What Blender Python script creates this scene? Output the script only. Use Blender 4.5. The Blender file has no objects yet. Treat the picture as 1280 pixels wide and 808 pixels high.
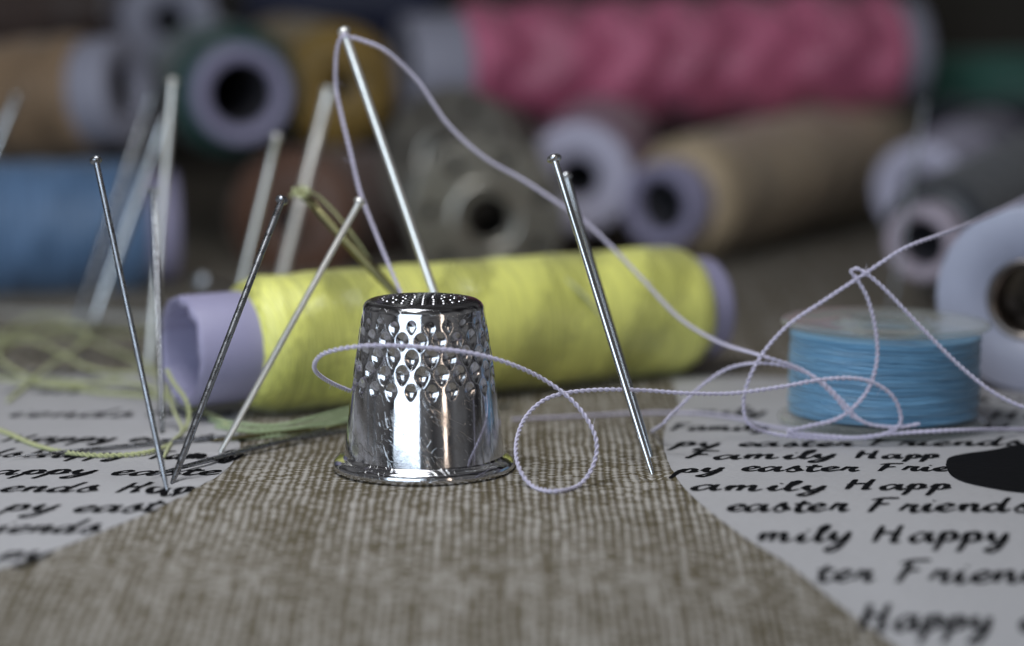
import bpy, bmesh, math, random
from mathutils import Vector, Matrix, noise
PI = math.pi
random.seed(7)
S = bpy.context.scene
C = S.collection
S.unit_settings.scale_length = 0.01            # one unit is one centimetre
# ------------------------------------------------------------------ camera
PITCH = math.radians(8.35); CAM = Vector((0, -27, 5.4)); F = 3500.0
cd = bpy.data.cameras.new('camera'); cam = bpy.data.objects.new('camera', cd); C.objects.link(cam)
cam.location = CAM; cam.rotation_euler = (PI/2 - PITCH, 0, 0)
cd.sensor_width = 36; cd.lens = 36*F/1280; cd.clip_start = 0.5; cd.clip_end = 500
cd.dof.use_dof = True; cd.dof.focus_distance = 27.25; cd.dof.aperture_fstop = 0.132; cd.dof.aperture_blades = 0
S.camera = cam
# ------------------------------------------------------------------ world, lamps, exposure
w = bpy.data.worlds.new('World'); S.world = w; w.use_nodes = True
nt = w.node_tree; nt.nodes.clear()
wo = nt.nodes.new('ShaderNodeOutputWorld'); bg = nt.nodes.new('ShaderNodeBackground')
tc = nt.nodes.new('ShaderNodeTexCoord'); ns = nt.nodes.new('ShaderNodeTexNoise'); cr = nt.nodes.new('ShaderNodeValToRGB')
ns.inputs['Scale'].default_value = 2.2; ns.inputs['Detail'].default_value = 1.5
cr.color_ramp.elements[0].position = 0.38; cr.color_ramp.elements[0].color = (0.03, 0.028, 0.032, 1)
cr.color_ramp.elements[1].position = 0.66; cr.color_ramp.elements[1].color = (0.50, 0.50, 0.51, 1)
nt.links.new(tc.outputs['Generated'], ns.inputs['Vector']); nt.links.new(ns.outputs['Fac'], cr.inputs['Fac'])
nt.links.new(cr.outputs['Color'], bg.inputs['Color']); nt.links.new(bg.outputs[0], wo.inputs[0])
bg.inputs['Strength'].default_value = 0.27

def area(name, loc, aim, sx, sy, power, col):
    l = bpy.data.lights.new(name, 'AREA'); l.shape = 'RECTANGLE'; l.size = sx; l.size_y = sy
    l.energy = power; l.color = col
    o = bpy.data.objects.new(name, l); C.objects.link(o); o.location = loc
    o.rotation_euler = (Vector(aim) - Vector(loc)).to_track_quat('-Z', 'Y').to_euler()
    return o
area('key_light', (-3.2, -2.2, 14), (0, 1.0, 0), 6, 6, 1080, (0.95, 0.97, 1.0))  # added overhead key lamp, hung close so the edges fall off darker
area('low_window_light', (-14, -31, 10.5), (0, 0, 3), 28, 20, 4700, (0.72, 0.85, 1.0))
area('warm_lamp_light', (31, -45, 14), (0, 0, 1), 4, 26, 900, (1.0, 0.80, 0.64))
S.view_settings.view_transform = 'Standard'; S.view_settings.look = 'None'
S.view_settings.exposure = 0.36; S.view_settings.gamma = 1.0; S.view_settings.use_curve_mapping = False

# ------------------------------------------------------------------ measuring helpers
FW = Vector((0, math.cos(PITCH), -math.sin(PITCH))); UP = Vector((0, math.sin(PITCH), math.cos(PITCH)))
def ray(px, py): return FW + Vector(((px-640)/F, 0, 0)) + UP*((404-py)/F)
def at(px, py, Y):
    d = ray(px, py); return CAM + d*((Y-CAM.y)/d.y)
def sstep(a, b, x):
    t = min(1, max(0, (x-a)/(b-a))); return t*t*(3-2*t)
def height(x, y):
    t = max(0.0, -0.9-y)
    a = 0.028 + 0.034*sstep(0.5, 3.2, x) - 0.008*sstep(-1, -4, x)
    z = -a*t*t/(1+0.10*t)
    z += 0.018*math.sin(x*1.1+y*0.5)*math.sin(y*0.8-x*0.3+1)*sstep(-9, -1, y)*1.0
    z += 0.030*math.exp(-((y+1.75+0.10*math.sin(x*1.3))/0.22)**2)*sstep(-4.2, -2.2, x)*(1-sstep(-0.4, 1.2, x))
    for (dx, dy) in DENTS:
        d = math.hypot(x-dx, y-dy)
        if d < 0.9: z += -0.045*math.exp(-(d/0.10)**2)+0.020*math.exp(-((d-0.26)/0.13)**2)*(0.6+0.4*math.sin(3*math.atan2(y-dy, x-dx)))
    return z
DENTS = []
def gp(px, py):
    d = ray(px, py); t = 15.0
    while t < 80:
        p = CAM + d*t
        if p.z < height(p.x, p.y): break
        t += 0.05
    for i in range(12):
        p = CAM + d*t; t -= (height(p.x, p.y)-p.z)/(-d.z)*0.8
    p = CAM + d*t
    return Vector((p.x, p.y, height(p.x, p.y)))

# ------------------------------------------------------------------ object helpers
def tag(o, label=None, cat=None, group=None, kind=None):
    if label: o['label'] = label
    if cat: o['category'] = cat
    if group: o['group'] = group
    if kind: o['kind'] = kind
    return o
def empty(name, loc, rot=None):
    o = bpy.data.objects.new(name, None); C.objects.link(o); o.location = loc; o.empty_display_size = 0.3
    if rot is not None: o.rotation_euler = rot
    return o
def mesh(name, verts, faces, m, parent=None, smooth=True, loc=None):
    me = bpy.data.meshes.new(name); me.from_pydata([tuple(v) for v in verts], [], faces); me.update()
    if smooth: me.polygons.foreach_set('use_smooth', [True]*len(me.polygons))
    o = bpy.data.objects.new(name, me); C.objects.link(o); me.materials.append(m)
    if parent: o.parent = parent
    if loc is not None: o.location = loc
    return o
def lathe(prof, n=64, closed=False, rf=None):
    """prof: (r,z) list around local Z; rf(theta,r,z)->(r,z)"""
    V = []; Fc = []
    for (r, z) in prof:
        for i in range(n):
            th = 2*PI*i/n
            rr, zz = rf(th, r, z) if rf else (r, z)
            V.append((rr*math.cos(th), rr*math.sin(th), zz))
    k = len(prof)
    for j in range(k if closed else k-1):
        a = j*n; b = ((j+1) % k)*n
        for i in range(n):
            i2 = (i+1) % n
            Fc.append((a+i, a+i2, b+i2, b+i))
    return V, Fc
def catmull(pts, per=12):
    P = [Vector(p) for p in pts]; out = []
    P = [P[0]*2-P[1]] + P + [P[-1]*2-P[-2]]
    for i in range(1, len(P)-2):
        p0, p1, p2, p3 = P[i-1:i+3]
        for s in range(per):
            t = s/per
            out.append(0.5*((2*p1)+(p2-p0)*t+(2*p0-5*p1+4*p2-p3)*t*t+(3*p1-p0-3*p2+p3)*t**3))
    out.append(P[-2].copy()); return out
def resample(pl, step):
    out = [pl[0].copy()]; acc = 0.0
    for a, b in zip(pl, pl[1:]):
        L = (b-a).length
        if L < 1e-9: continue
        d = step-acc
        while d <= L:
            out.append(a.lerp(b, d/L)); d += step
        acc = (acc+L) % step
    return out
def sweep(V, Fc, pl, rad, n=8, off=0.0, pitch=0.2, ph=0.0, cap=True):
    """tube along polyline pl; off/pitch give it a helical offset (a ply of twisted thread)"""
    T = [(pl[min(i+1, len(pl)-1)]-pl[max(i-1, 0)]).normalized() for i in range(len(pl))]
    N = T[0].orthogonal().normalized(); s = 0.0; base = len(V); rings = 0
    for i, p in enumerate(pl):
        if i: s += (p-pl[i-1]).length
        N = (N-T[i]*N.dot(T[i])).normalized(); B = T[i].cross(N)
        a = ph+2*PI*s/pitch
        c = p + (N*math.cos(a)+B*math.sin(a))*off
        r = rad(i/(len(pl)-1)) if callable(rad) else rad
        for k in range(n):
            q = 2*PI*k/n
            V.append(c+(N*math.cos(q)+B*math.sin(q))*r)
        rings += 1
    for j in range(rings-1):
        for k in range(n):
            k2 = (k+1) % n; a = base+j*n; b = a+n
            Fc.append((a+k, a+k2, b+k2, b+k))
    if cap:
        Fc.append(tuple(base+k for k in range(n))[::-1]); Fc.append(tuple(base+(rings-1)*n+k for k in range(n)))

# ------------------------------------------------------------------ material helpers
class NB:
    def __init__(s, m): s.m = m; s.t = m.node_tree
    def n(s, typ, **kw):
        x = s.t.nodes.new(typ)
        for k, v in kw.items(): setattr(x, k, v)
        return x
    def link(s, a, b): s.t.links.new(a, b)
    def put(s, sock, v):
        if isinstance(v, (int, float)): sock.default_value = v
        elif isinstance(v, tuple): sock.default_value = v if len(v) == len(sock.default_value) else (*v, 1)
        else: s.link(v, sock)
    def m_(s, op, a, b=0.0, c=0.0):
        x = s.n('ShaderNodeMath', operation=op)
        s.put(x.inputs[0], a); s.put(x.inputs[1], b); s.put(x.inputs[2], c); return x.outputs[0]
    def add(s, a, b): return s.m_('ADD', a, b)
    def mul(s, a, b): return s.m_('MULTIPLY', a, b)
    def sub(s, a, b): return s.m_('SUBTRACT', a, b)
    def sin(s, a): return s.m_('SINE', a)
    def noise(s, vec, scale=1.0, detail=2.0, rough=0.5, out='Fac'):
        x = s.n('ShaderNodeTexNoise'); s.put(x.inputs['Vector'], vec)
        x.inputs['Scale'].default_value = scale; x.inputs['Detail'].default_value = detail; x.inputs['Roughness'].default_value = rough
        return x.outputs[out]
    def comb(s, a, b, c=0.0):
        x = s.n('ShaderNodeCombineXYZ'); s.put(x.inputs[0], a); s.put(x.inputs[1], b); s.put(x.inputs[2], c); return x.outputs[0]
    def xyz(s):
        t = s.n('ShaderNodeTexCoord'); x = s.n('ShaderNodeSeparateXYZ'); s.link(t.outputs['Object'], x.inputs[0])
        return t.outputs['Object'], x.outputs[0], x.outputs[1], x.outputs[2]
    def mix(s, f, a, b):
        x = s.n('ShaderNodeMix', data_type='RGBA'); s.put(x.inputs[0], f); s.put(x.inputs[6], a); s.put(x.inputs[7], b); return x.outputs[2]
    def range(s, v, a, b, c=0.0, d=1.0):
        x = s.n('ShaderNodeMapRange', interpolation_type='SMOOTHSTEP'); s.put(x.inputs[0], v)
        for i, q in enumerate((a, b, c, d)): x.inputs[i+1].default_value = q
        return x.outputs[0]
    def bump(s, h, strength=0.5, dist=0.01):
        x = s.n('ShaderNodeBump'); x.inputs['Strength'].default_value = strength; x.inputs['Distance'].default_value = dist
        s.put(x.inputs['Height'], h); s.link(x.outputs[0], s.P.inputs['Normal'])
def mat(name, col=(0.5, 0.5, 0.5), rough=0.5, metal=0.0, spec=0.5):
    m = bpy.data.materials.new(name); m.use_nodes = True
    b = NB(m); b.P = m.node_tree.nodes['Principled BSDF']
    b.P.inputs['Base Color'].default_value = (*col, 1); b.P.inputs['Roughness'].default_value = rough
    b.P.inputs['Metallic'].default_value = metal; b.P.inputs['Specular IOR Level'].default_value = spec
    return m, b
def plain_bumped(name, col, rough, scale=8, strength=0.2, metal=0.0, var=0.12, spec=0.5):
    m, b = mat(name, col, rough, metal, spec); o, x, y, z = b.xyz()
    f = b.noise(o, scale, 4, 0.6)
    b.put(b.P.inputs['Base Color'], b.mix(f, tuple(c*(1-var) for c in col), tuple(min(1, c*(1+var)) for c in col)))
    b.bump(f, strength, 0.02)
    return m
def winding_mat(name, col, rough=0.42, freq=26.0, cross=3.0, gloss=0.5, hi=1.25, lo=0.7, sheen=0.3, bz=2.3, bt=1.0, bc=0.06, soft=0.2):
    """thread wound in layers round local Z: fine turns whose lead changes from band to band"""
    m, b = mat(name, col, rough, 0, gloss); o, x, y, z = b.xyz()
    th = b.m_('ARCTAN2', y, x)
    band = b.range(b.sin(b.add(b.mul(z, bz), b.add(b.mul(th, bt), b.mul(b.noise(o, 0.8, 1), 2.2)))), -soft, soft)
    wob = b.mul(b.noise(b.comb(b.mul(z, 1.0), b.mul(th, 0.6)), 1.3, 2), 1.2)
    l1 = b.sin(b.add(b.mul(z, 2*PI*freq), b.add(b.mul(th, cross), b.mul(wob, 6))))
    l2 = b.sin(b.sub(b.mul(z, 2*PI*freq*0.93), b.add(b.mul(th, cross*6), b.mul(wob, 5))))
    mx = b.n('ShaderNodeMix', data_type='FLOAT'); b.put(mx.inputs[0], band); b.put(mx.inputs[2], l1); b.put(mx.inputs[3], l2)
    ln = mx.outputs[0]
    streak = b.noise(b.comb(b.mul(z, 22), b.mul(th, 0.7), b.mul(band, 5)), 1.0, 3, 0.6)
    cfac = b.add(b.mul(b.sub(band, 0.5), bc*5), b.add(b.mul(ln, 0.16), b.range(streak, 0.3, 0.7)))  # bands made paler and darker in colour to imitate satin sheen
    b.put(b.P.inputs['Roughness'], b.add(rough-0.08, b.mul(band, 0.16)))
    c = b.mix(cfac, tuple(v*lo for v in col), tuple(min(1, v*hi) for v in col))
    b.put(b.P.inputs['Base Color'], c)
    b.P.inputs['Anisotropic'].default_value = 0.6
    tg = b.n('ShaderNodeTangent', direction_type='RADIAL', axis='Z'); b.link(tg.outputs[0], b.P.inputs['Tangent'])
    b.P.inputs['Sheen Weight'].default_value = sheen; b.P.inputs['Sheen Roughness'].default_value = 0.4
    b.bump(b.add(b.mul(ln, 0.5), b.mul(streak, 1.2)), 0.45, 0.012)
    return m

# ------------------------------------------------------------------ cloth
def linen():
    m, b = mat('linen_print', (0.2, 0.18, 0.14), 0.85, 0, 0.2); o, x, y, z = b.xyz()
    xw = b.add(b.mul(x, 12.5), b.mul(b.noise(b.comb(b.mul(x, 1.0), b.mul(y, 0.5)), 1.4, 2), 1.3))
    col = b.m_('FLOOR', xw); 
    wn = b.n('ShaderNodeTexWhiteNoise', noise_dimensions='1D'); b.put(wn.inputs['W'], col); rnd = wn.outputs['Value']
    ph = b.mul(xw, 2*PI)
    s = b.mul(b.m_('COSINE', ph), -1.0)                                   # warp yarn profile, troughs at col edges
    yw = b.add(b.mul(y, 18.0), b.add(b.mul(rnd, 3.0), b.mul(b.noise(b.comb(b.mul(x, 3), b.mul(y, 2)), 1.0, 2), 1.5)))
    row = b.m_('FLOOR', yw)
    d = b.mul(b.m_('COSINE', b.mul(yw, 2*PI)), -1.0)
    wn2 = b.n('ShaderNodeTexWhiteNoise', noise_dimensions='2D'); b.link(b.comb(col, row), wn2.inputs['Vector'])
    streak = b.noise(b.comb(b.mul(x, 6.0), b.mul(y, 0.55)), 1.0, 3, 0.6)
    blot = b.noise(b.comb(b.mul(x, 1.0), b.mul(y, 1.0), 3.0), 1.6, 4, 0.65)
    v = b.add(b.mul(s, 0.55), b.add(b.mul(d, 0.42), b.add(b.mul(b.sub(wn2.outputs['Value'], 0.5), 1.25),
        b.add(b.mul(b.sub(rnd, 0.5), 0.5), b.add(b.mul(b.sub(streak, 0.5), 1.1), b.mul(b.sub(blot, 0.5), 1.0))))))
    f = b.range(v, -0.5, 0.95)
    tint = b.noise(b.comb(b.mul(x, 0.8), b.mul(y, 0.8), 9.0), 1.0, 3)
    dark = b.mix(tint, (0.110, 0.089, 0.048), (0.150, 0.122, 0.078))
    c = b.mix(f, dark, (0.50, 0.468, 0.425))
    b.put(b.P.inputs['Base Color'], c)
    b.bump(b.add(b.mul(s, 0.6), b.add(b.mul(d, 0.45), b.mul(wn2.outputs['Value'], 0.3))), 0.8, 0.02)
    return m
def printed_white():
    m, b = mat('printed_white', (0.5, 0.5, 0.52), 0.75, 0, 0.25); o, x, y, z = b.xyz()
    n1 = b.noise(o, 1.6, 4, 0.6)
    weave = b.mul(b.sin(b.mul(x, 2*PI*13)), b.sin(b.mul(y, 2*PI*16)))
    fine = b.noise(b.comb(b.mul(x, 14), b.mul(y, 30)), 1.0, 3, 0.6)
    b.put(b.P.inputs['Base Color'], b.mix(b.add(b.mul(n1, 0.5), b.add(b.mul(weave, 0.12), b.mul(b.sub(fine, 0.25), 0.9))), (0.40, 0.392, 0.40), (0.54, 0.53, 0.54)))
    b.bump(b.add(b.mul(weave, 0.35), b.add(fine, n1)), 0.5, 0.02)
    return m
M_linen = linen(); M_white = printed_white()
M_ink, _ = mat('black_print', (0.006, 0.006, 0.007), 0.9, 0, 0.08)

# little dents and puckers where the pins go into the cloth
DENTS = [(gp(a, b).x, gp(a, b).y) for a, b in ((209, 618), (215, 608), (275, 571), (815, 597), (813, 575), (203, 547))]
def axisvals(segs):
    out = []
    for a, b, n in segs: out += [a+(b-a)*i/n for i in range(n)]
    return out + [segs[-1][1]]
xs = axisvals([(-24, -7, 24), (-7, 7, 220), (7, 24, 24)]); ys = axisvals([(-11, -5, 20), (-5, 4, 160), (4, 32, 70)])
V = [(x, y, height(x, y)) for y in ys for x in xs]; nx = len(xs)
Fc = [(j*nx+i, j*nx+i+1, (j+1)*nx+i+1, (j+1)*nx+i) for j in range(len(ys)-1) for i in range(nx-1)]
cloth = tag(mesh('tablecloth', V, Fc, M_linen), kind='structure')

def panel(bpx, side, ytop):
    """printed white egg-shaped panel; bpx = its edge measured on the cloth"""
    B = catmull([gp(*p) for p in bpx], 10)
    B = [Vector((p.x, p.y, 0)) for p in B]
    B.append(Vector((B[-1].x, ytop, 0)))
    B = resample(B, 0.06); n = 60; V = []; Fc = []
    for p in B:
        for k in range(n+1):
            x = p.x + (side*11-p.x)*(k/n)**1.3
            V.append((x, p.y, height(x, p.y)+0.004))
    for j in range(len(B)-1):
        for k in range(n):
            q = (j*(n+1)+k, j*(n+1)+k+1, (j+1)*(n+1)+k+1, (j+1)*(n+1)+k)
            Fc.append(q if side > 0 else q[::-1])
    return mesh('printed_panel', V, Fc, M_white, cloth)
panel([(1180, 850), (1108, 800), (1040, 750), (985, 706), (930, 672), (880, 634), (850, 604), (834, 575), (829, 550), (835, 528), (850, 508)], 1, 5.4)
panel([(-180, 772), (-60, 733), (0, 712), (80, 684), (150, 656), (215, 627), (262, 602), (290, 580), (300, 562), (296, 540)], -1, 5.8)

GLY = {
 'a': (1.3, [[(.85, .85), (.45, 1), (.05, .55), (.15, .0), (.5, .1), (.9, .75)], [(1.0, 1.1), (.92, .35), (1.08, -.03), (1.35, .25)]]),
 'e': (0.95, [[(0, .3), (.5, .5), (.75, .8), (.5, 1), (.15, .7), (.15, .2), (.5, 0), (1.0, .3)]]),
 's': (0.9, [[(0, .25), (.45, 1.15), (.50, .75), (.72, .3), (.45, -.05), (.05, .05)], [(.6, .1), (1.0, .3)]]),
 't': (0.85, [[(.5, 1.6), (.3, .7), (.35, .1), (.6, 0), (.95, .3)], [(0, 1.08), (.9, 1.2)]]),
 'r': (0.95, [[(0, .2), (.3, 1.05), (.35, .85), (.72, .9), (.6, .4), (.75, 0), (1.05, .25)]]),
 'i': (0.7, [[(0, .3), (.25, .95), (.2, .2), (.4, 0), (.75, .3)], [(.42, 1.38), (.52, 1.45)]]),
 'n': (1.15, [[(0, .4), (.2, 1), (.15, 0)], [(.2, .5), (.6, 1), (.78, .8), (.75, .2), (.95, 0), (1.2, .3)]]),
 'm': (1.7, [[(0, .4), (.2, 1), (.15, 0)], [(.2, .5), (.55, 1), (.7, .8), (.65, 0)], [(.7, .5), (1.1, 1), (1.25, .8), (1.25, .2), (1.45, 0), (1.75, .3)]]),
 'd': (1.25, [[(.8, .8), (.45, 1), (.1, .6), (.15, .1), (.5, .05), (.8, .6)], [(1.1, 2.0), (.85, .8), (.85, .1), (1.05, 0), (1.3, .3)]]),
 'l': (0.7, [[(0, .3), (.45, 1.4), (.5, 1.95), (.28, 1.8), (.2, .5), (.35, 0), (.75, .3)]]),
 'p': (1.1, [[(0, .4), (.3, 1.05), (.1, -.2), (-.1, -.95)], [(.15, .3), (.5, 1.0), (.85, .75), (.7, .15), (.3, .05)], [(.5, .05), (1.1, .35)]]),
 'y': (1.15, [[(0, .4), (.2, 1), (.2, .4), (.45, .1), (.8, .5), (.98, 1)], [(.98, 1), (.85, 0), (.5, -.85), (.15, -.9), (.15, -.6), (1.1, .25)]]),
 'H': (1.65, [[(.25, 1.9), (.15, 1), (.0, 0)], [(1.25, 1.95), (1.08, 1), (1.0, .05), (1.35, .1)], [(-.1, .85), (.6, 1.05), (1.3, 1)]]),
 'F': (1.35, [[(.45, 1.85), (.32, 1), (.1, 0)], [(0, 1.65), (.5, 1.9), (1.35, 1.95)], [(.3, 1.0), (.95, 1.12)]]),
}
ink = {-1: ([], []), 1: ([], [])}
def write(word, x0, x1, py, side, xh=0.215):
    V, Fc = ink[side]; A = gp(x0, py); B = gp(x1, py)
    adv = sum(GLY[c][0] for c in word); sx = (B.x-A.x)/adv; cx = 0.0; lift = 0.008
    for c in word:
        w_, strokes = GLY[c]; jx = random.uniform(-.05, .05); jy = random.uniform(-.07, .07); sc = random.uniform(.93, 1.08)
        for st in strokes:
            pl = catmull([(p[0], p[1]*sc, 0) for p in st], 7); base = len(V); lift += 0.0003
            for i, p in enumerate(pl):
                t = (pl[min(i+1, len(pl)-1)]-pl[max(i-1, 0)]).normalized()
                wd = 0.062*(0.50+0.85*abs(t.x*math.sin(0.7)-t.y*math.cos(0.7)*0.9))*(0.75+0.25*math.sin(PI*min(1, max(0, i/(len(pl)-1)))))
                wd *= 0.50*random.uniform(.9, 1.15)
                X = A.x+(cx+p.x*0.88+jx+0.25*p.y)*sx; Y = A.y+(B.y-A.y)*(cx+p.x)/adv+(p.y+jy)*xh
                nrm = Vector((-t.y*xh, t.x*sx)).normalized() if True else None
                for q in (-1, 1):
                    vx = X+nrm.x*wd*q; vy = Y+nrm.y*wd*q
                    V.append((vx, vy, height(vx, vy)+lift))
            for i in range(len(pl)-1):
                a = base+i*2; Fc.append((a, a+2, a+3, a+1))
        cx += w_
R = [('Family', 838, 962, 539), ('Happy', 1240, 1400, 524), ('py', 843, 902, 559), ('easter', 922, 1066, 559), ('Friends', 1086, 1282, 558),
     ('Family', 856, 1048, 574), ('Happ', 1072, 1176, 574), ('py', 845, 906, 591), ('easter', 926, 1074, 590), ('Frie', 1096, 1190, 590),
     ('amily', 866, 1034, 614), ('Happ', 1058, 1190, 613), ('easter', 908, 1060, 640), ('Friends', 1085, 1292, 641),
     ('mily', 948, 1066, 678), ('Happy', 1092, 1264, 679), ('ter', 1018, 1092, 727), ('Friends', 1118, 1345, 729),
     ('Happy', 1076, 1244, 788), ('easter', 1274, 1440, 790), ('easter', 1090, 1240, 503), ('Fri', 1215, 1285, 503), ('mily', 862, 960, 520), ('Happy', 1225, 1400, 540)]
Lw = [('iends', 10, 165, 522), ('Hap', 185, 290, 521), ('Happy', 4, 142, 553), ('easter', 160, 310, 553), ('ds', -30, 24, 572), ('Family', 186, 300, 575), ('Happy', 32, 160, 573),
      ('appy', -14, 120, 594), ('easte', 136, 274, 595), ('ends', -2, 120, 616), ('Hap', 145, 240, 617),
      ('py', 2, 70, 640), ('east', 90, 198, 641), ('iends', -10, 122, 667), ('py', -2, 60, 700), ('Friends', 4, 190, 492), ('easter', -10, 150, 470), ('Family', 20, 180, 448)]
for a in R: write(*a, 1)
for a in Lw: write(*a, -1)
for sd in (1, -1): mesh('lettering', ink[sd][0], ink[sd][1], M_ink, cloth, smooth=False)
# black printed shape on the right panel
bp = [(1182, 583), (1186, 574), (1205, 569), (1240, 564), (1285, 556), (1400, 545), (1470, 580), (1400, 625), (1285, 618), (1240, 612), (1205, 604), (1188, 595)]
pl = catmull([gp(*p) for p in bp] + [gp(*bp[0])], 8)[:-1]; cen = gp(1300, 585); V = []; Fc = []; nr = 16
for k in range(nr+1):
    for p in pl:
        q = cen.lerp(p, max(k, 0.02)/nr); V.append((q.x, q.y, height(q.x, q.y)+0.014))
n = len(pl)
for k in range(nr):
    for i in range(n): Fc.append((k*n+i, (k+1)*n+i, (k+1)*n+(i+1) % n, k*n+(i+1) % n))
mesh('printed_shape', V, Fc, plain_bumped('black_shape_print', (0.008, 0.008, 0.009), 0.9, 14, 0.5, spec=0.08), cloth)

# backdrop cloth behind the pile
mb = plain_bumped('backdrop_cloth', (0.045, 0.040, 0.032), 0.9, 1.2, 0.4, var=0.4)
V = []; Fc = []
for j in range(41):
    for i in range(81):
        x = -26+52*i/80; z = -0.3+15*j/40
        V.append((x, 30.5+0.5*math.sin(x*0.7+z*0.3)+0.35*math.sin(x*1.6-z*0.5)+0.02*z*z, z))
for j in range(40):
    for i in range(80): Fc.append((j*81+i, j*81+i+1, (j+1)*81+i+1, (j+1)*81+i))
tag(mesh('backdrop', V, Fc, mb), kind='structure')

# ------------------------------------------------------------------ thimble
def thimble_mat():
    m, b = mat('nickel', (0.66, 0.67, 0.70), 0.10, 1.0); o, x, y, z = b.xyz()
    th = b.m_('ARCTAN2', y, x)
    rub = b.noise(b.comb(b.mul(th, 5), b.mul(z, 1.2)), 1.5, 4, 0.65)
    sm = b.noise(o, 5, 5, 0.7)
    b.put(b.P.inputs['Roughness'], b.add(0.05, b.mul(b.range(sm, 0.35, 0.75), 0.14)))
    b.put(b.P.inputs['Base Color'], b.mix(b.range(sm, 0.4, 0.7), (0.66, 0.67, 0.70), (0.50, 0.49, 0.49)))
    # scratches: thin contour lines of stretched noise
    acc = None
    for (ax, az, sd) in ((4, 16, 0), (9, 7, 5), (3, 26, 11), (12, 10, 17)):
        q = b.noise(b.comb(b.mul(b.add(b.mul(th, ax), b.mul(z, sd*0.4)), 1), b.add(b.mul(z, az*0.35), b.mul(th, sd*0.3)), sd), 1.0, 1)
        l = b.range(b.m_('ABSOLUTE', b.sub(q, 0.5)), 0.0, 0.006, 1.0, 0.0)
        msk = b.range(b.noise(o, 4+sd*0.2, 2), 0.52, 0.62)
        l = b.mul(l, msk); acc = l if acc is None else b.m_('MAXIMUM', acc, l)
    b.bump(b.add(b.mul(acc, -0.5), b.add(b.mul(rub, 0.22), b.mul(b.noise(o, 90, 2), 0.06))), 0.28, 0.012)
    return m
M_nickel = thimble_mat()
tc0 = at(530, 585, 0.0); TX = tc0.x
th_ = tag(empty('thimble', (TX, 0, height(TX, 0))), 'shiny dimpled silver metal thimble standing upright at the centre of the cloth', 'thimble')
rows = [(1.485, .45), (1.355, .85), (1.195, 1.05), (1.030, 1.05), (0.875, .75)]
ND = 22
def wall_r(z): 
    t = (z-0.12)/(1.64-0.12); return 0.790+(0.588-0.790)*t+0.012*math.sin(PI*t)
def dimple(th, r, z):
    if 0.7 < z < 1.66:
        d = 0.0
        for j, (rz, sz) in enumerate(rows):
            if abs(z-rz) > 0.14: continue
            step = 2*PI/ND; off = (j % 2)*0.5+0.06*math.sin(j*5)
            k = round(th/step-off); jig = 0.10*math.sin(k*12.9+j*7.7)
            u = (th/step-off-k-jig*0.5)*step*r/(0.074*(0.6+0.4*sz)); v = (z-rz-0.01*math.sin(k*3.3+j))/(0.102*(0.5+0.5*sz))
            w2 = 1-0.45*max(0, -v)                      # teardrop: narrower towards the bottom
            q = (u/max(0.35, w2))**2+v*v
            if q < 1: d = max(d, (1-q)**1.15*0.031*sz*(1-0.35*v))
            elif q < 1.5: d = max(d, -0.004*math.sin(PI*(q-1)/0.5)*sz)if d == 0 else d
        r -= d
    r += 0.0035*math.sin(3*th+z*2)+0.002*math.sin(7*th+1)
    return r, z
prof = [(wall_r(0.1+1.48*i/250), 0.1+1.48*i/250) for i in range(251)]
rt = wall_r(1.58)
for i in range(1, 6):
    a = i/10*PI/2; prof.append((rt-0.105*(1-math.cos(a)), 1.58+0.105*math.sin(a)))
V, Fc = lathe(prof, 600, rf=dimple)
mesh('wall', V, Fc, M_nickel, th_)
def topd(th, r, z):
    if r < 0.5:
        rr = [0.0, 0.10, 0.20, 0.30, 0.40]
        for j, q in enumerate(rr):
            n = [1, 6, 12, 18, 24][j]; st = 2*PI/n; k = round(th/st-(j % 2)*.5); a = (k+(j % 2)*.5)*st
            dx = r*math.cos(th)-q*math.cos(a); dy = r*math.sin(th)-q*math.sin(a); dd = (dx*dx+dy*dy)/0.036**2
            if dd < 1: z -= 0.026*(1-dd)
    return r, z
z0 = 1.685; r0 = rt-0.105
prof = [(rt-0.105*(1-math.cos(i/20*PI/2)), 1.58+0.105*math.sin(i/20*PI/2)) for i in range(10, 20)]+[(r0, z0), (r0-0.015, z0+0.003), (r0-0.03, z0+0.005), (r0-0.042, z0+0.007)]
prof += [((r0-0.045)*(1-i/70), z0+0.0075+0.018*(1-(1-i/70)**2)) for i in range(0, 71)]
V, Fc = lathe(prof, 320, rf=topd)
mk = plain_bumped('nickel_reflect_dark', (0.22, 0.22, 0.23), 0.17, 20, 0.08, metal=1.0)  # nickel darkened in colour, standing in for the crown's dark reflection
mesh('top', V, Fc, mk, th_)
# flange: flares out from the wall and is rolled under; scalloped lower lip
prof = [(0.775, 0.175), (0.793, 0.150), (0.802, 0.140), (0.83, 0.132), (0.868, 0.108), (0.886, 0.085), (0.894, 0.045), (0.885, 0.018), (0.868, 0.008), (0.85, 0.012), (0.835, 0.03), (0.76, 0.05)]
def lip(th, r, z):
    if z < 0.03 and r > 0.84: z += 0.006*math.sin(th*110); r += 0.003*math.sin(th*110)
    return r+0.003*math.sin(2*th), z
V, Fc = lathe(prof, 720, rf=lip); mesh('rim', V, Fc, M_nickel, th_)
V, Fc = lathe([(0.76, 0.05), (0.76, 1.45), (0.55, 1.55), (0.001, 1.56)], 64); 
V = [(v[0]*(0.95 if v[2] < .1 else .76), v[1]*(0.95 if v[2] < .1 else .76), v[2]) for v in V]
mesh('lining', V, Fc, mk, th_)

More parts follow.
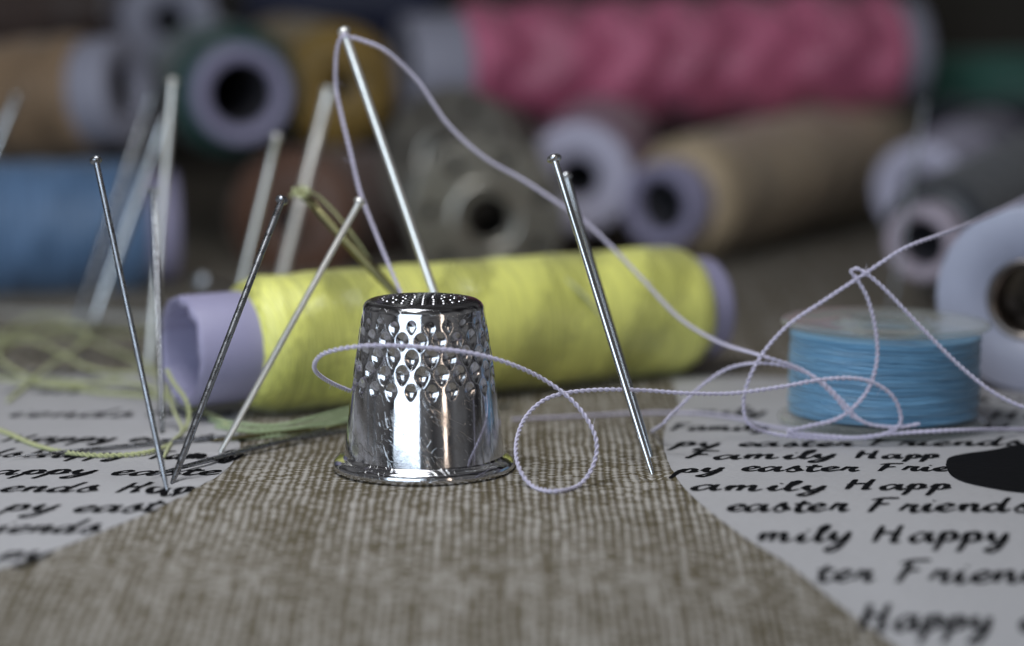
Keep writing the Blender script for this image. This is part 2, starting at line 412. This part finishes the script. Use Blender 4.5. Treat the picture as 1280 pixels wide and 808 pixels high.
# ------------------------------------------------------------------ spools
def tube_mat(name, col, rough=0.5): return plain_bumped(name, col, rough, 5, 0.12, var=0.07)
M_lav = tube_mat('lavender_plastic', (0.34, 0.32, 0.47)); M_pale = tube_mat('pale_lavender_plastic', (0.62, 0.60, 0.76))
M_greyl = tube_mat('grey_lavender_plastic', (0.34, 0.34, 0.42)); M_white_pl = tube_mat('white_plastic', (0.37, 0.39, 0.50), 0.4)
M_hole_shade = plain_bumped('hole_shade_dark', (0.035, 0.033, 0.04), 0.8, 6, 0.2)  # near-black colour standing in for the shade inside the tube holes
def spool(name, label, cat, p0, p1, rt, rb, rh, o0, o1, wm, tm, group='thread spools heaped behind the thimble', ripple=0.0, kr=3.0, taper=0.06, chip=0.0, flare=0.0, hole_shade=0.2):
    p0, p1 = Vector(p0), Vector(p1); ax = p1-p0; L = ax.length
    e = empty(name, (p0+p1)/2); e.rotation_mode = 'QUATERNION'; e.rotation_quaternion = ax.to_track_quat('Z', 'Y')
    tag(e, label, cat, group)
    h = L/2; b = 0.05
    prof = [(rt-b, -h), (rt-b*0.3, -h+b*0.25), (rt, -h+b), (rt*(1-flare*0.5), -h+o0), (rt*(1-flare*0.5), h-o1), (rt, h-b), (rt-b*0.3, h-b*0.25), (rt-b, h), (rh+b*0.6, h), (rh, h-b), (rh, -h+b), (rh+b*0.6, -h)]
    pr = []
    for (a, c) in zip(prof, prof[1:]+prof[:1]):
        n = 8 if abs(a[1]-c[1]) > 1 else 1
        pr += [(a[0]+(c[0]-a[0])*i/n, a[1]+(c[1]-a[1])*i/n) for i in range(n)]
    def rf(th, r, z):
        if chip and z < -h+0.12:
            k = 0.5*(noise.noise(Vector((math.cos(th)*2.2, math.sin(th)*2.2, 3)))+0.2)
            z += chip*max(0, k)*2
            if r < (rt+rh)/2: r += chip*1.2*noise.noise(Vector((math.cos(th)*4, math.sin(th)*4, 8)))
        return r, z
    V, Fc = lathe(pr, 96, closed=True, rf=rf); mesh('tube', V, [f[::-1] for f in Fc], tm, e)
    if hole_shade:  # added dark liner, makes the tube mouth look shaded
        V, Fc = lathe([(rh-0.004, -h+hole_shade), (rh-0.03, -h+hole_shade+0.02), (rh-0.03, h-0.2), (0.001, h-0.2)], 64); mesh('hole_shade', V, [f[::-1] for f in Fc], M_hole_shade, e)
    z0, z1 = -h+o0, h-o1; n = 150; pr = [(rt*0.97, z0)]
    for i in range(n+1):
        t = i/n; s = min(t, 1-t)*(z1-z0)
        pr.append((rt+(rb-rt)*min(1, (s/ (taper*4+0.02)))**0.45 if s > 0 else rt*0.98, z0+(z1-z0)*t))
    pr.append((rt*0.97, z1))
    sd = sum(ord(c) for c in label) % 97
    def rw(th, r, z):
        if r > rt:
            k = (r-rt)/max(0.01, rb-rt)
            r += ripple*0.6*k*math.sin(2*kr*z+1.5*math.sin(4*th+0.5*math.sin(z))+0.5*math.sin(z*1.3)) if ripple else 0
            r += 0.012*k*noise.noise(Vector((z*2.2, math.cos(th)*0.8, math.sin(th)*0.8+sd)))+0.005*k*math.sin(z*9+2*math.sin(th+z))
        return r, z
    V, Fc = lathe(pr, 144, rf=rw); mesh('thread_winding', V, Fc, wm, e)
    return e
# yellow spool lying behind the thimble
WY = winding_mat('yellow_thread', (0.63, 0.63, 0.155), 0.34, 24, 3, 1.0, 1.5, 0.80, bz=4.6, bt=2.0, bc=0.16, soft=0.7)
a0 = at(224, 459, 2.6); a1 = at(886, 387, 5.95); a0.z = 0.74+height(a0.x, a0.y); a1.z = 0.76
spool('thread_spool', 'spool of bright yellow thread on a lavender tube lying right behind the thimble', 'thread spool', a0, a1, 0.60, 0.755, 0.50, 0.72, 0.30, WY, M_lav, chip=0.055, ripple=0.006, hole_shade=0)
# pile
def at2(px, py, Y): return at(px, py, Y)
spool('thread_spool', 'long spool of pink thread on top of the heap, upper right', 'thread spool', at(505, 88, 19.0), at(1140, 62, 21.5), 0.90, 1.02, 0.62, 0.95, 0.42,
      winding_mat('pink_thread', (0.56, 0.135, 0.24), 0.4, 20, 3, 0.6, 1.3, 0.7), M_greyl, ripple=0.12, kr=2.6)
spool('thread_spool', 'spool of tan beige thread slanting back beneath the pink spool, open tube end towards us', 'thread spool', at(824, 258, 15.6), at(1110, 182, 23.0), 0.66, 0.96, 0.42, 0.55, 0.3,
      winding_mat('tan_thread', (0.44, 0.34, 0.22), 0.5, 20, 3, 0.4, 1.35, 0.65), M_lav, ripple=0.03, kr=3)
spool('thread_spool', 'spool with a wide pale lilac end and small black hole, below the pink spool', 'thread spool', at(722, 224, 16.0), at(765, 170, 21.0), 0.84, 0.90, 0.32, 0.5, 0.5,
      winding_mat('plum_thread', (0.25, 0.12, 0.18), 0.5), M_pale)
spool('thread_spool', 'dark green thread spool facing us with a round lilac tube end, upper left', 'thread spool', at(303, 118, 16.2), at(245, 95, 21.0), 0.76, 1.02, 0.52, 0.35, 0.3,
      winding_mat('green_thread', (0.015, 0.065, 0.055), 0.45, 20, 3, 0.4), M_lav, ripple=0.01)
spool('thread_spool', 'spool of mustard gold thread to the right of the round lilac tube end', 'thread spool', at(430, 108, 17.5), at(345, 90, 21.5), 0.6, 0.98, 0.2, 0.06, 0.3,
      winding_mat('mustard_thread', (0.30, 0.19, 0.045), 0.5, 20, 3, 0.4), winding_mat('mustard_thread_end', (0.28, 0.18, 0.05), 0.5))
spool('thread_spool', 'tan thread spool with pale grey tube end, on top of the blue spool at left', 'thread spool', at(162, 112, 15.8), at(-160, 150, 17.5), 0.84, 0.95, 0.42, 0.62, 0.4,
      winding_mat('light_tan_thread', (0.30, 0.20, 0.12), 0.5, 20, 3, 0.4, 1.35, 0.65), M_greyl, ripple=0.03)
spool('thread_spool', 'spool of light blue thread lying at the left edge of the cloth', 'thread spool', at(220, 283, 13.6), at(-230, 292, 12.6), 0.80, 0.98, 0.4, 0.42, 0.4,
      winding_mat('blue_thread', (0.11, 0.20, 0.35), 0.42, 20, 3, 0.5, 1.3, 0.7), M_lav, ripple=0.02, kr=4)
spool('thread_spool', 'spool of reddish brown thread below the green spool, behind the leaning pins', 'thread spool', at(355, 275, 15.4), at(505, 262, 20), 0.6, 1.08, 0.2, 0.05, 0.3,
      winding_mat('brown_thread', (0.15, 0.075, 0.048), 0.5, 20, 3, 0.4), winding_mat('brown_thread_end', (0.14, 0.075, 0.05), 0.5))
spool('thread_spool', 'spool with a dim grey-lilac end at the top edge, above the green spool', 'thread spool', at(213, 28, 19.0), at(150, -40, 23.5), 0.78, 0.9, 0.28, 0.4, 0.3,
      winding_mat('plum_grey_thread', (0.06, 0.045, 0.06), 0.5), M_greyl)
spool('thread_spool', 'spool of dark brown thread in the top left corner of the heap', 'thread spool', at(150, 10, 21), at(-150, 30, 19.5), 0.5, 1.0, 0.2, 0.05, 0.3,
      winding_mat('dark_brown_thread', (0.055, 0.032, 0.025), 0.5), winding_mat('dark_brown_thread_end', (0.06, 0.035, 0.03), 0.5))
spool('thread_spool', 'spool of navy blue thread at the top edge, above the mustard spool', 'thread spool', at(300, 10, 23.5), at(560, 0, 23.5), 0.5, 1.0, 0.2, 0.05, 0.05,
      winding_mat('navy_thread', (0.018, 0.022, 0.055), 0.5), winding_mat('navy_thread_end', (0.02, 0.022, 0.05), 0.5))
spool('thread_spool', 'spool of teal green thread lying crosswise in the upper right corner', 'thread spool', at(1120, 112, 24), at(1420, 108, 24), 0.5, 0.66, 0.2, 0.1, 0.1,
      winding_mat('teal_thread', (0.03, 0.13, 0.10), 0.5), M_greyl)
spool('thread_spool', 'spool of near-black navy thread under the teal spool at the right edge', 'thread spool', at(1150, 178, 22), at(1420, 185, 21), 0.5, 0.75, 0.2, 0.05, 0.3,
      winding_mat('black_navy_thread', (0.012, 0.012, 0.025), 0.5), winding_mat('black_navy_end', (0.015, 0.015, 0.03), 0.5))
spool('thread_spool', 'spool with a broad bare lilac tube leaning between the tan spool and the right edge', 'thread spool', at(1150, 240, 17.0), at(1235, 195, 20.5), 0.78, 0.80, 0.3, 2.2, 0.3,
      winding_mat('violet_thread', (0.10, 0.09, 0.16), 0.5), M_pale)
spool('thread_spool', 'spool of charcoal grey thread with a pinkish open tube end, behind the white bobbin', 'thread spool', at(1150, 306, 10.5), at(1330, 215, 15.5), 0.52, 0.80, 0.33, 0.42, 0.2,
      winding_mat('charcoal_thread', (0.06, 0.065, 0.075), 0.5, 20, 3, 0.4), tube_mat('pinkish_plastic', (0.48, 0.42, 0.50)))
# white bobbin standing on edge at the right
pw0 = at(1283, 362, 4.2); pw1 = pw0+Vector((0.55, 1.15, 0.0)); pw0.z = pw1.z = 1.08
e = spool('thread_spool', 'white plastic spool standing on edge behind the blue bobbin, cut by the right edge', 'thread spool', pw0, pw1, 1.06, 0.9, 0.44, 0.10, 0.10, M_greyl, M_white_pl, hole_shade=0)
V, Fc = lathe([(0.44, -0.60), (0.46, -0.645), (0.43, -0.655), (0.36, -0.60), (0.34, 0.5), (0.42, 0.6)], 64)
mesh('hub_ring', V, Fc, plain_bumped('bronze_metal', (0.22, 0.19, 0.17), 0.3, 10, 0.1, metal=1.0), e)

# ------------------------------------------------------------------ metal bobbins in the heap
M_steel = plain_bumped('brushed_steel', (0.34, 0.32, 0.28), 0.28, 4, 0.35, metal=0.9, var=0.2)
def flange_mesh(R, rc, rs, rd, nh, th):
    cu = bpy.data.curves.new('flange', 'CURVE'); cu.dimensions = '2D'; cu.fill_mode = 'BOTH'; cu.extrude = th/2; cu.bevel_depth = 0.015
    def ring(cx, cy, r, n):
        s = cu.splines.new('POLY'); s.points.add(n-1); s.use_cyclic_u = True
        for i in range(n): s.points[i].co = (cx+r*math.cos(2*PI*i/n), cy+r*math.sin(2*PI*i/n), 0, 1)
    ring(0, 0, R, 72); ring(0, 0, rc, 40)
    for k in range(nh): ring(rd*math.cos(2*PI*k/nh+0.1), rd*math.sin(2*PI*k/nh+0.1), rs, 20)
    o = bpy.data.objects.new('tmp', cu); C.objects.link(o)
    dg = bpy.context.evaluated_depsgraph_get(); me = bpy.data.meshes.new_from_object(o.evaluated_get(dg))
    bpy.data.objects.remove(o); me.materials.clear(); me.materials.append(M_steel); return me
M_blackth = winding_mat('black_thread', (0.015, 0.014, 0.014), 0.6, 20, 3, 0.2, sheen=0.0)
FM = flange_mesh(1.12, 0.35, 0.13, 0.86, 7, 0.05)
def metal_bobbin(loc, d, label):
    e = empty('metal_bobbin', loc); e.rotation_mode = 'QUATERNION'; e.rotation_quaternion = Vector(d).to_track_quat('Z', 'Y')
    tag(e, label, 'bobbin')
    for z in (0, 0.95):
        o = bpy.data.objects.new('flange', FM); C.objects.link(o); o.parent = e; o.location = (0, 0, z)
    V, Fc = lathe([(0.40, 0.0), (0.44, -0.05), (0.52, -0.06), (0.58, -0.02)], 48); mesh('collar', V, Fc, M_steel, e)
    V, Fc = lathe([(0.38, 0.02), (0.38, 0.93), (0.33, 0.93), (0.33, 0.02)], 48, closed=True); mesh('hub', V, [f[::-1] for f in Fc], M_blackth, e)  # hub coloured black in place of the shade in its hole
    V, Fc = lathe([(0.40, 0.04), (0.98, 0.04), (0.98, 0.90), (0.40, 0.90)], 64); mesh('thread_winding', V, Fc, M_blackth, e)
metal_bobbin(at(609, 272, 13.6), (-0.10, 1, -0.05), 'grey metal bobbin with a black centre hole, standing in front of the heap')
metal_bobbin(at(560, 200, 15.4), (0.5, 1, -0.3), 'second grey metal bobbin, half hidden above and behind the front metal bobbin')

# ------------------------------------------------------------------ blue bobbin
M_clear, cb = mat('clear_plastic', (0.50, 0.51, 0.48), 0.06, 0, 0.9)
tr = cb.n('ShaderNodeBsdfTransparent'); tr.inputs[0].default_value = (0.93, 0.96, 0.96, 1); lw = cb.n('ShaderNodeLayerWeight'); lw.inputs[0].default_value = 0.45
ms = cb.n('ShaderNodeMixShader'); cb.put(ms.inputs[0], cb.range(lw.outputs['Facing'], 0.15, 1.0, 0.10, 0.62)); cb.link(tr.outputs[0], ms.inputs[1]); cb.link(cb.P.outputs[0], ms.inputs[2])
cb.link(ms.outputs[0], M_clear.node_tree.nodes['Material Output'].inputs[0])
o_, x_, y_, z_ = cb.xyz(); cb.bump(cb.noise(o_, 7, 3), 0.15, 0.01)
bc = at(1103, 531, 2.4); e = tag(empty('sewing_bobbin', (bc.x, 2.4, height(bc.x, 2.4))), 'clear plastic sewing bobbin wound with blue thread, standing on the right printed panel', 'bobbin')
e.rotation_euler = (math.radians(-0.8), math.radians(0.8), 0)
def fl(z, s):     # dished transparent flange, s=+1 rim turned up
    pts = [(0.30, 0.0), (0.34, 0.05), (0.46, 0.055), (0.50, 0.0), (0.62, -0.01), (0.9, 0.0), (1.07, 0.03), (1.105, 0.015), (1.11, -0.02), (1.07, -0.045), (0.9, -0.07), (0.5, -0.08), (0.30, -0.08)]
    return [(r, z+s*q) for r, q in pts]
V, Fc = lathe(fl(1.10, 1), 120, closed=True); mesh('flange', V, [f[::-1] for f in Fc], M_clear, e)
V, Fc = lathe(fl(0.06, -1), 120, closed=True); mesh('flange', V, Fc, M_clear, e)
V, Fc = lathe([(0.30, 0.13), (0.30, 1.0), (0.36, 1.0), (0.36, 0.13)], 64, closed=True); mesh('hub', V, Fc, M_clear, e)
M_bob, b = mat('bobbin_blue_thread', (0.06, 0.26, 0.45), 0.4, 0, 0.5); o_, x_, y_, z_ = b.xyz()
th2 = b.m_('ARCTAN2', y_, x_)
zz = b.add(z_, b.add(b.mul(b.noise(b.comb(b.mul(th2, 1.0), b.mul(z_, 3)), 1.5, 3), 0.10), b.mul(th2, 0.012)))
ln = b.sin(b.mul(zz, 2*PI*24)); stk = b.noise(b.comb(b.mul(th2, 0.8), b.mul(zz, 30)), 1.0, 3, 0.6)
fib = b.noise(b.comb(b.mul(th2, 40), b.mul(zz, 120)), 1.0, 2)
b.put(b.P.inputs['Base Color'], b.mix(b.range(b.add(b.mul(ln, 0.14), stk), 0.2, 0.8), (0.07, 0.23, 0.42), (0.22, 0.46, 0.69)))
b.P.inputs['Sheen Weight'].default_value = 0.3
b.bump(b.add(ln, b.add(b.mul(stk, 1.6), b.mul(fib, 0.8))), 0.7, 0.02)
def bw(th, r, z): 
    return r+(0.012*noise.noise(Vector((math.cos(th)*1.5, math.sin(th)*1.5, z*9)))+0.006*math.sin(z*55+math.sin(th*2)*2) if r > 0.9 else 0), z
V, Fc = lathe([(0.36, 0.14), (0.95, 0.14)]+[(1.015-0.02*abs(i/40-.5), 0.145+0.845*i/40) for i in range(41)]+[(0.95, 0.995), (0.36, 0.99)], 160, rf=bw)
mesh('thread_winding', V, Fc, M_bob, e)

# ------------------------------------------------------------------ pins and needles
M_pin, b = mat('pin_steel', (0.60, 0.61, 0.62), 0.18, 1.0); o_, x_, y_, z_ = b.xyz()
b.bump(b.noise(b.comb(b.mul(x_, 60), b.mul(y_, 60), b.mul(z_, 2)), 1.0, 3), 0.12, 0.004)
M_dark, b = mat('tarnished_steel', (0.30, 0.31, 0.33), 0.3, 1.0); o_, x_, y_, z_ = b.xyz(); f = b.noise(o_, 14, 4)
b.put(b.P.inputs['Roughness'], b.range(f, 0.3, 0.7, 0.2, 0.42)); b.bump(f, 0.12, 0.004)
M_olive = plain_bumped('olive_steel', (0.17, 0.155, 0.075), 0.3, 20, 0.15, metal=1.0)
M_brt = plain_bumped('bright_steel', (0.96, 0.94, 0.86), 0.30, 20, 0.1, metal=0.85)
def pin(head, tip, label, r=0.032, hr=0.066, m=M_pin, group='dressmaking pins stuck in the cloth', name='dressmaking_pin', sink=0.15):
    head, tip = Vector(head), Vector(tip); d = (head-tip); L = d.length+sink; tip = head-d.normalized()*L
    e = empty(name, tip); e.rotation_mode = 'QUATERNION'; e.rotation_quaternion = d.to_track_quat('Z', 'Y')
    tag(e, label, 'pin', group)
    V, Fc = lathe([(0.0005, 0), (r*0.45, 0.10), (r*0.8, 0.24), (r, 0.42)]+[(r, 0.42+(L-0.46)*i/6) for i in range(1, 7)]+[(r*1.25, L-0.012)], 20)
    mesh('shaft', V, Fc, m, e)
    V, Fc = lathe([(r*0.9, L-0.03), (hr*0.7, L-0.026), (hr*0.97, L-0.008), (hr, L+0.006), (hr*0.93, L+0.022), (hr*0.7, L+0.038), (hr*0.35, L+0.048), (0.0005, L+0.050)], 24)
    mesh('head', V, Fc, m, e)
    return e
def ph(px, py, tip, L=3.3, sgn=1):
    """head point on the pixel ray so that the pin has true length L, leaning back (sgn=1) or forward"""
    d = ray(px, py).normalized(); oc = CAM-tip; b_ = oc.dot(d); c_ = oc.dot(oc)-L*L; q = b_*b_-c_
    t = -b_+(sgn*math.sqrt(q) if q > 0 else 0); return CAM+d*t
def gpin(hx, hy, tx, ty, label, L=3.3, sgn=1, **k):
    t = gp(tx, ty); return pin(ph(hx, hy, t, L, sgn), t, label, **k)
gpin(120, 201, 209, 618, 'dark steel pin, leftmost of the sharp ones, leaning left out of the lettered panel', 3.25, m=M_dark, r=0.029, hr=0.06)
gpin(352, 251, 215, 608, 'dull grey pin leaning right, its point beside the foot of the leftmost pin', 3.15, m=M_dark, r=0.034)
gpin(449, 253, 275, 571, 'bright silver pin slanting up to the right in front of the lavender tube', 3.0, r=0.033, hr=0.06, m=M_brt)
gpin(693, 199, 815, 597, 'taller and nearer of the two steel pins crossing to the right of the thimble', 3.3, m=M_pin, r=0.033, hr=0.075)
gpin(708, 221, 813, 575, 'shorter steel pin half hidden behind the taller one, right of the thimble', 3.1, m=M_pin, r=0.033, hr=0.062)
gpin(192, 240, 203, 547, 'dark pin standing almost upright in front of the lavender tube end', 2.9, m=M_dark, r=0.030, hr=0.06)
gpin(216, 102, 186, 462, 'bright pale pin standing upright between the two dark pins at left', 3.5, m=M_brt, r=0.042, hr=0.075)
pin(at(346, 172, 6.6), at(281, 440, 6.4), 'pale pin rising behind the left end of the yellow spool, shorter of the pair', r=0.040, hr=0.07, m=M_brt)
pin(at(411, 114, 8.2), at(325, 452, 7.0), 'thick pale pin rising behind the yellow spool, taller of the pair', r=0.062, hr=0.085, m=M_brt)
pin(at(430, 40, 2.6), at(598, 527, 1.6), 'tallest pale pin, the lilac thread hooked over its head, rising behind the thimble', r=0.045, hr=0.068, m=M_brt, group='dressmaking pins stuck in the cloth')
pin(at(189, 122, 9.8), at(98, 400, 8.6), 'blurred pin leaning right in front of the blue spool, dimmer of the pair', r=0.06, hr=0.08, m=M_dark)
pin(at(206, 150, 8.8), at(118, 400, 8.2), 'blurred pale pin leaning right across the blue spool', r=0.06, hr=0.08, m=M_pin)
pin(at(20, 122, 9.5), at(-90, 390, 9.0), 'blurred pin whose head just enters the picture at the left edge', r=0.05, hr=0.07, m=M_pin)
pin(at(1156, 130, 10.5), at(1112, 400, 10.0), 'ghostly blurred pin standing behind the blue bobbin', r=0.026, hr=0.06, m=M_dark)
pin(at(251, 352, 9.5), at(330, 372, 12), 'blurred pin lying on the cloth, its round head facing us behind the yellow spool', r=0.05, hr=0.12, m=M_dark)
# eyed needle, olive coloured, thread tied round its top
def needle(p0, p1, label, r=0.03, m=M_dark, eye=True, group='sewing needles on the cloth'):
    """p0 eye end, p1 point; the eye is a slot between two strands"""
    p0, p1 = Vector(p0), Vector(p1); d = p1-p0; L = d.length
    e = empty('sewing_needle', p0); e.rotation_mode = 'QUATERNION'; e.rotation_quaternion = d.to_track_quat('Z', 'Y'); tag(e, label, 'needle', group)
    V, Fc = lathe([(r*0.9, 0.30), (r, 0.36)]+[(r, 0.36+(L*0.7-0.36)*i/5) for i in range(1, 6)]+[(r*0.7, L*0.88), (r*0.3, L*0.97), (0.0005, L)], 16)
    mesh('shaft', V, Fc, m, e)
    V, Fc = [], []; sl = [Vector((0, 0, 0.31)), Vector((r*.9, 0, 0.27)), Vector((r*1.15, 0, 0.15)), Vector((r*.8, 0, 0.04)), Vector((0, 0, 0.0)), Vector((-r*.8, 0, 0.04)), Vector((-r*1.15, 0, 0.15)), Vector((-r*.9, 0, 0.27)), Vector((0, 0, 0.31))]
    sweep(V, Fc, catmull(sl, 5), r*0.5, 8); mesh('eye', V, Fc, m, e)
    return e
needle(at(374, 238, 2.9), at(520, 395, 2.3), 'olive bronze needle slanting down right behind the thimble, yellow thread tied at its top', 0.052, M_olive)
def lie(px, py, h=0.035):
    p = gp(px, py); p.z += h; return p
needle(lie(446, 533, .05), lie(188, 599), 'long dark needle lying from the thimble towards the foot of the leftmost pin', 0.028, M_dark)
needle(lie(300, 549, .04), lie(12, 576), 'thin needle lying across the lettered panel at the left', 0.022, M_dark)
needle(lie(440, 541, .08), lie(262, 556, .04), 'short stretch of needle lying under the yellow spool edge', 0.022, M_olive)
needle(lie(372, 414, .07), lie(-60, 396, .07), 'pale blurred needle lying flat across the cloth before the blue spool', 0.075, M_brt)
needle(lie(640, 512, .05), lie(300, 566, .05), 'dark thick needle lying under the front edge of the yellow spool', 0.026, M_dark)

# ------------------------------------------------------------------ threads
def thread_mat(name, col, rough=0.55):
    m, b = mat(name, col, rough, 0, 0.4); o, x, y, z = b.xyz()
    b.P.inputs['Sheen Weight'].default_value = 0.4
    b.bump(b.noise(o, 90, 2), 0.5, 0.006)
    b.put(b.P.inputs['Base Color'], b.mix(b.noise(o, 30, 2), tuple(c*0.8 for c in col), tuple(min(1, c*1.15) for c in col)))
    return m
M_lil = thread_mat('lilac_thread', (0.62, 0.58, 0.72)); M_yel = thread_mat('loose_yellow_thread', (0.50, 0.52, 0.26)); M_grn = thread_mat('pale_green_thread', (0.42, 0.52, 0.28))
def fuzz(V, Fc, pl, R, rnd, every=0.45):
    for p in resample(pl, every):
        if rnd.random() < 0.55:
            q = Vector((rnd.uniform(-1, 1), rnd.uniform(-1, 1), rnd.uniform(-1, 1))).normalized(); u = Vector((rnd.uniform(-1, 1), rnd.uniform(-1, 1), rnd.uniform(-1, 1)))*0.05
            sweep(V, Fc, catmull([p, p+q*R*1.6+u*0.3, p+q*R*2.6+u], 3), 0.0022, 3)
def thread(strands, R, m, label, name='loose_thread', pitch=0.13, group=None):
    V, Fc = [], []; rnd = random.Random(3)
    for st in strands:
        pl = resample(catmull(st, 14), 0.014)
        for k in range(2): sweep(V, Fc, pl, R*0.54, 6, off=R*0.50, pitch=pitch, ph=k*PI)
        fuzz(V, Fc, pl, R, rnd)
    o = mesh(name, V, Fc, m); tag(o, label, 'thread', group); return o
G = lambda x, y, h=0.03: lie(x, y, h)
main = [at(1078, 527, 1.15), at(1060, 516, 1.15), at(1040, 492, 1.15), at(1005, 464, 1.15), at(950, 444, 1.15), at(900, 428, 2.1), at(850, 398, 2.6), at(800, 346, 3), at(745, 290, 3.2), at(700, 256, 3.2), at(655, 226, 3.2), at(605, 197, 3.1), at(560, 156, 3),
        at(522, 102, 2.9), at(482, 64, 2.7), at(450, 50, 2.6), at(437, 47, 2.55), at(430, 44, 2.5), at(424, 52, 2.55), at(420, 72, 2.6), at(420, 110, 2.65), at(428, 150, 2.6), at(438, 190, 2.5), at(450, 240, 2.4), at(470, 292, 2.2), at(492, 345, 1.9),
        at(520, 410, 1.6), at(545, 470, 1.5), at(525, 505, 1.3), at(475, 500, 0.9), at(430, 486, 0.3), at(400, 470, -0.3), at(393, 456, -0.65), at(405, 442, -0.92), at(440, 434, -1.05),
        at(485, 432, -1.05), at(535, 435, -1.02), at(590, 442, -0.95), at(640, 456, -0.8), at(685, 478, -0.6), at(722, 508, -0.6), at(744, 545, -0.7), at(743, 578, -0.8), at(725, 606, -0.95), G(695, 618, .03),
        at(665, 607, -1), at(648, 582, -0.8), at(646, 550, -0.5), at(660, 518, -0.2), at(690, 496, 0), at(740, 488, 0.2), at(800, 488, 0.35), at(860, 492, 0.5), at(915, 492, 0.7), at(975, 484, 0.8), at(1035, 474, 0.9),
        at(1080, 475, 1), at(1110, 490, 1.1), at(1124, 512, 1.15), at(1122, 534, 1.15), at(1085, 547, 1.15), at(1030, 545, 1.15), at(985, 540, 1.15),
        at(1010, 533, 1.15), at(1050, 522, 1.15), at(1082, 492, 1.15), at(1096, 452, 1.15), at(1094, 410, 1.15), at(1084, 372, 1.15), at(1070, 348, 1.15), at(1064, 340, 1.15), at(1074, 337, 1.15), at(1102, 358, 1.15), at(1150, 408, 1.15),
        at(1200, 458, 1.15), at(1250, 496, 1.1), at(1310, 520, 1.1), G(1380, 545)]
second = [at(1300, 240, 4.6), at(1240, 268, 3.0), at(1205, 283, 2.0), at(1175, 294, 1.5), at(1130, 311, 1.2), at(1080, 343, 1.15), at(1030, 376, 1.15), at(985, 407, 1.1), at(950, 447, 1), at(932, 486, 1), at(930, 515, 1), at(938, 532, 1), at(960, 541, 1.15), at(1000, 547, 1.15), at(1060, 548, 1.15), at(1120, 542, 1.15), at(1200, 538, 1.15), G(1300, 541), G(1400, 548)]
third = [G(815, 543), at(828, 530, 1), at(850, 508, 1.2), at(880, 480, 1.3), at(915, 459, 1.4), at(955, 454, 1.15), at(1000, 463, 1.15), at(1030, 480, 1.15), at(1055, 504, 1.15), at(1080, 528, 1.15), at(1120, 534, 1.15), at(1150, 530, 1.15)]
fourth = [G(640, 528), G(720, 524), G(800, 520), G(870, 520), G(920, 526), G(960, 536), G(1000, 540), G(1040, 538)]
thread([main], 0.0235, M_lil, 'long lilac thread hooked over the tallest pin and looping round the thimble to the right', name='lilac_thread')
thread([second], 0.023, M_lil, 'lilac thread rising from the cloth to the dark tube at right, over the blue bobbin', name='lilac_thread')
thread([third], 0.021, M_lil, 'short arched lilac thread left of the blue bobbin', name='lilac_thread')
thread([fourth], 0.020, M_lil, 'faint lilac thread lying flat on the cloth behind the two right pins', name='lilac_thread')
thread([[G(-40, 528), G(5, 543), G(45, 560), G(95, 571), G(150, 573), G(195, 567), at(222, 550, 1.6), at(236, 525, 1.9), at(232, 500, 2.0), at(218, 480, 2.1), at(208, 462, 2.2)]], 0.028, M_yel, 'yellow thread curving over the lettered panel up to the lavender tube', name='yellow_thread')
thread([[G(-30, 470), G(40, 482), G(90, 488), G(130, 497, .06), G(170, 500, .06), G(215, 502), G(260, 520), G(285, 535)],
        [G(60, 478), G(110, 484, .05), G(160, 489, .1), G(205, 497, .06), G(240, 516)]], 0.030, M_yel, 'doubled yellow thread lying across the left printed panel, behind the dark pins', name='yellow_thread')
thread([[G(-30, 425), G(30, 418), G(90, 422), G(140, 440), G(185, 462), G(200, 480)], [G(-20, 452), G(20, 430), G(80, 410), G(150, 420), G(230, 408), G(300, 398)], [G(-40, 440, .1), G(40, 446, .2), G(110, 470, .1), G(160, 482, .15), G(215, 470, .1), G(240, 440)], [G(10, 505), G(60, 470, .1), G(110, 440, .2), G(60, 415, .2), G(10, 425, .1), G(0, 460, .1), G(70, 492, .1), G(150, 478)]], 0.025, M_yel, 'blurred tangle of yellow thread far back at the left', name='yellow_thread')
thread([[G(205, 575), G(215, 556), at(228, 538, 1.7), at(216, 510, 2.1), at(208, 480, 2.3)]], 0.02, M_yel, 'short yellow strand hanging below the mouth of the lavender tube', name='yellow_thread')
thread([[G(262, 528), G(300, 537, .06), G(345, 541, .07), G(390, 533, .08), G(440, 521, .08), G(520, 508, .08), G(600, 500)],
        [G(270, 536), G(320, 545, .05), G(370, 543, .06), G(430, 528, .06), G(500, 515), G(590, 505)],
        [G(290, 552), G(350, 549, .04), G(410, 538, .05), G(450, 528, .05), G(520, 517)]], 0.026, M_grn, 'strands of pale green thread lying along the foot of the yellow spool', name='green_thread')
thread([[at(362, 246, 2.8), at(372, 237, 2.75), at(384, 240, 2.72), at(398, 246, 2.9), at(420, 268, 3.0), at(445, 300, 3.0), at(470, 338, 3.0), at(492, 368, 3.1)],
        [at(366, 236, 2.85), at(376, 244, 2.75), at(386, 236, 2.8), at(376, 234, 2.95), at(368, 242, 2.8), at(380, 246, 2.7), at(390, 240, 2.85)],
        ], 0.017, M_yel, 'yellow thread knotted round the top of the olive needle', name='yellow_thread')
thread([[at(560, 352, 4.4), at(590, 332, 4.6), at(625, 323, 4.7), at(665, 328, 4.6), at(705, 348, 4.4), at(735, 375, 4.2), at(760, 405, 4.15)]], 0.026, M_yel, 'loose yellow strand arching over the top of the yellow spool', name='yellow_thread')
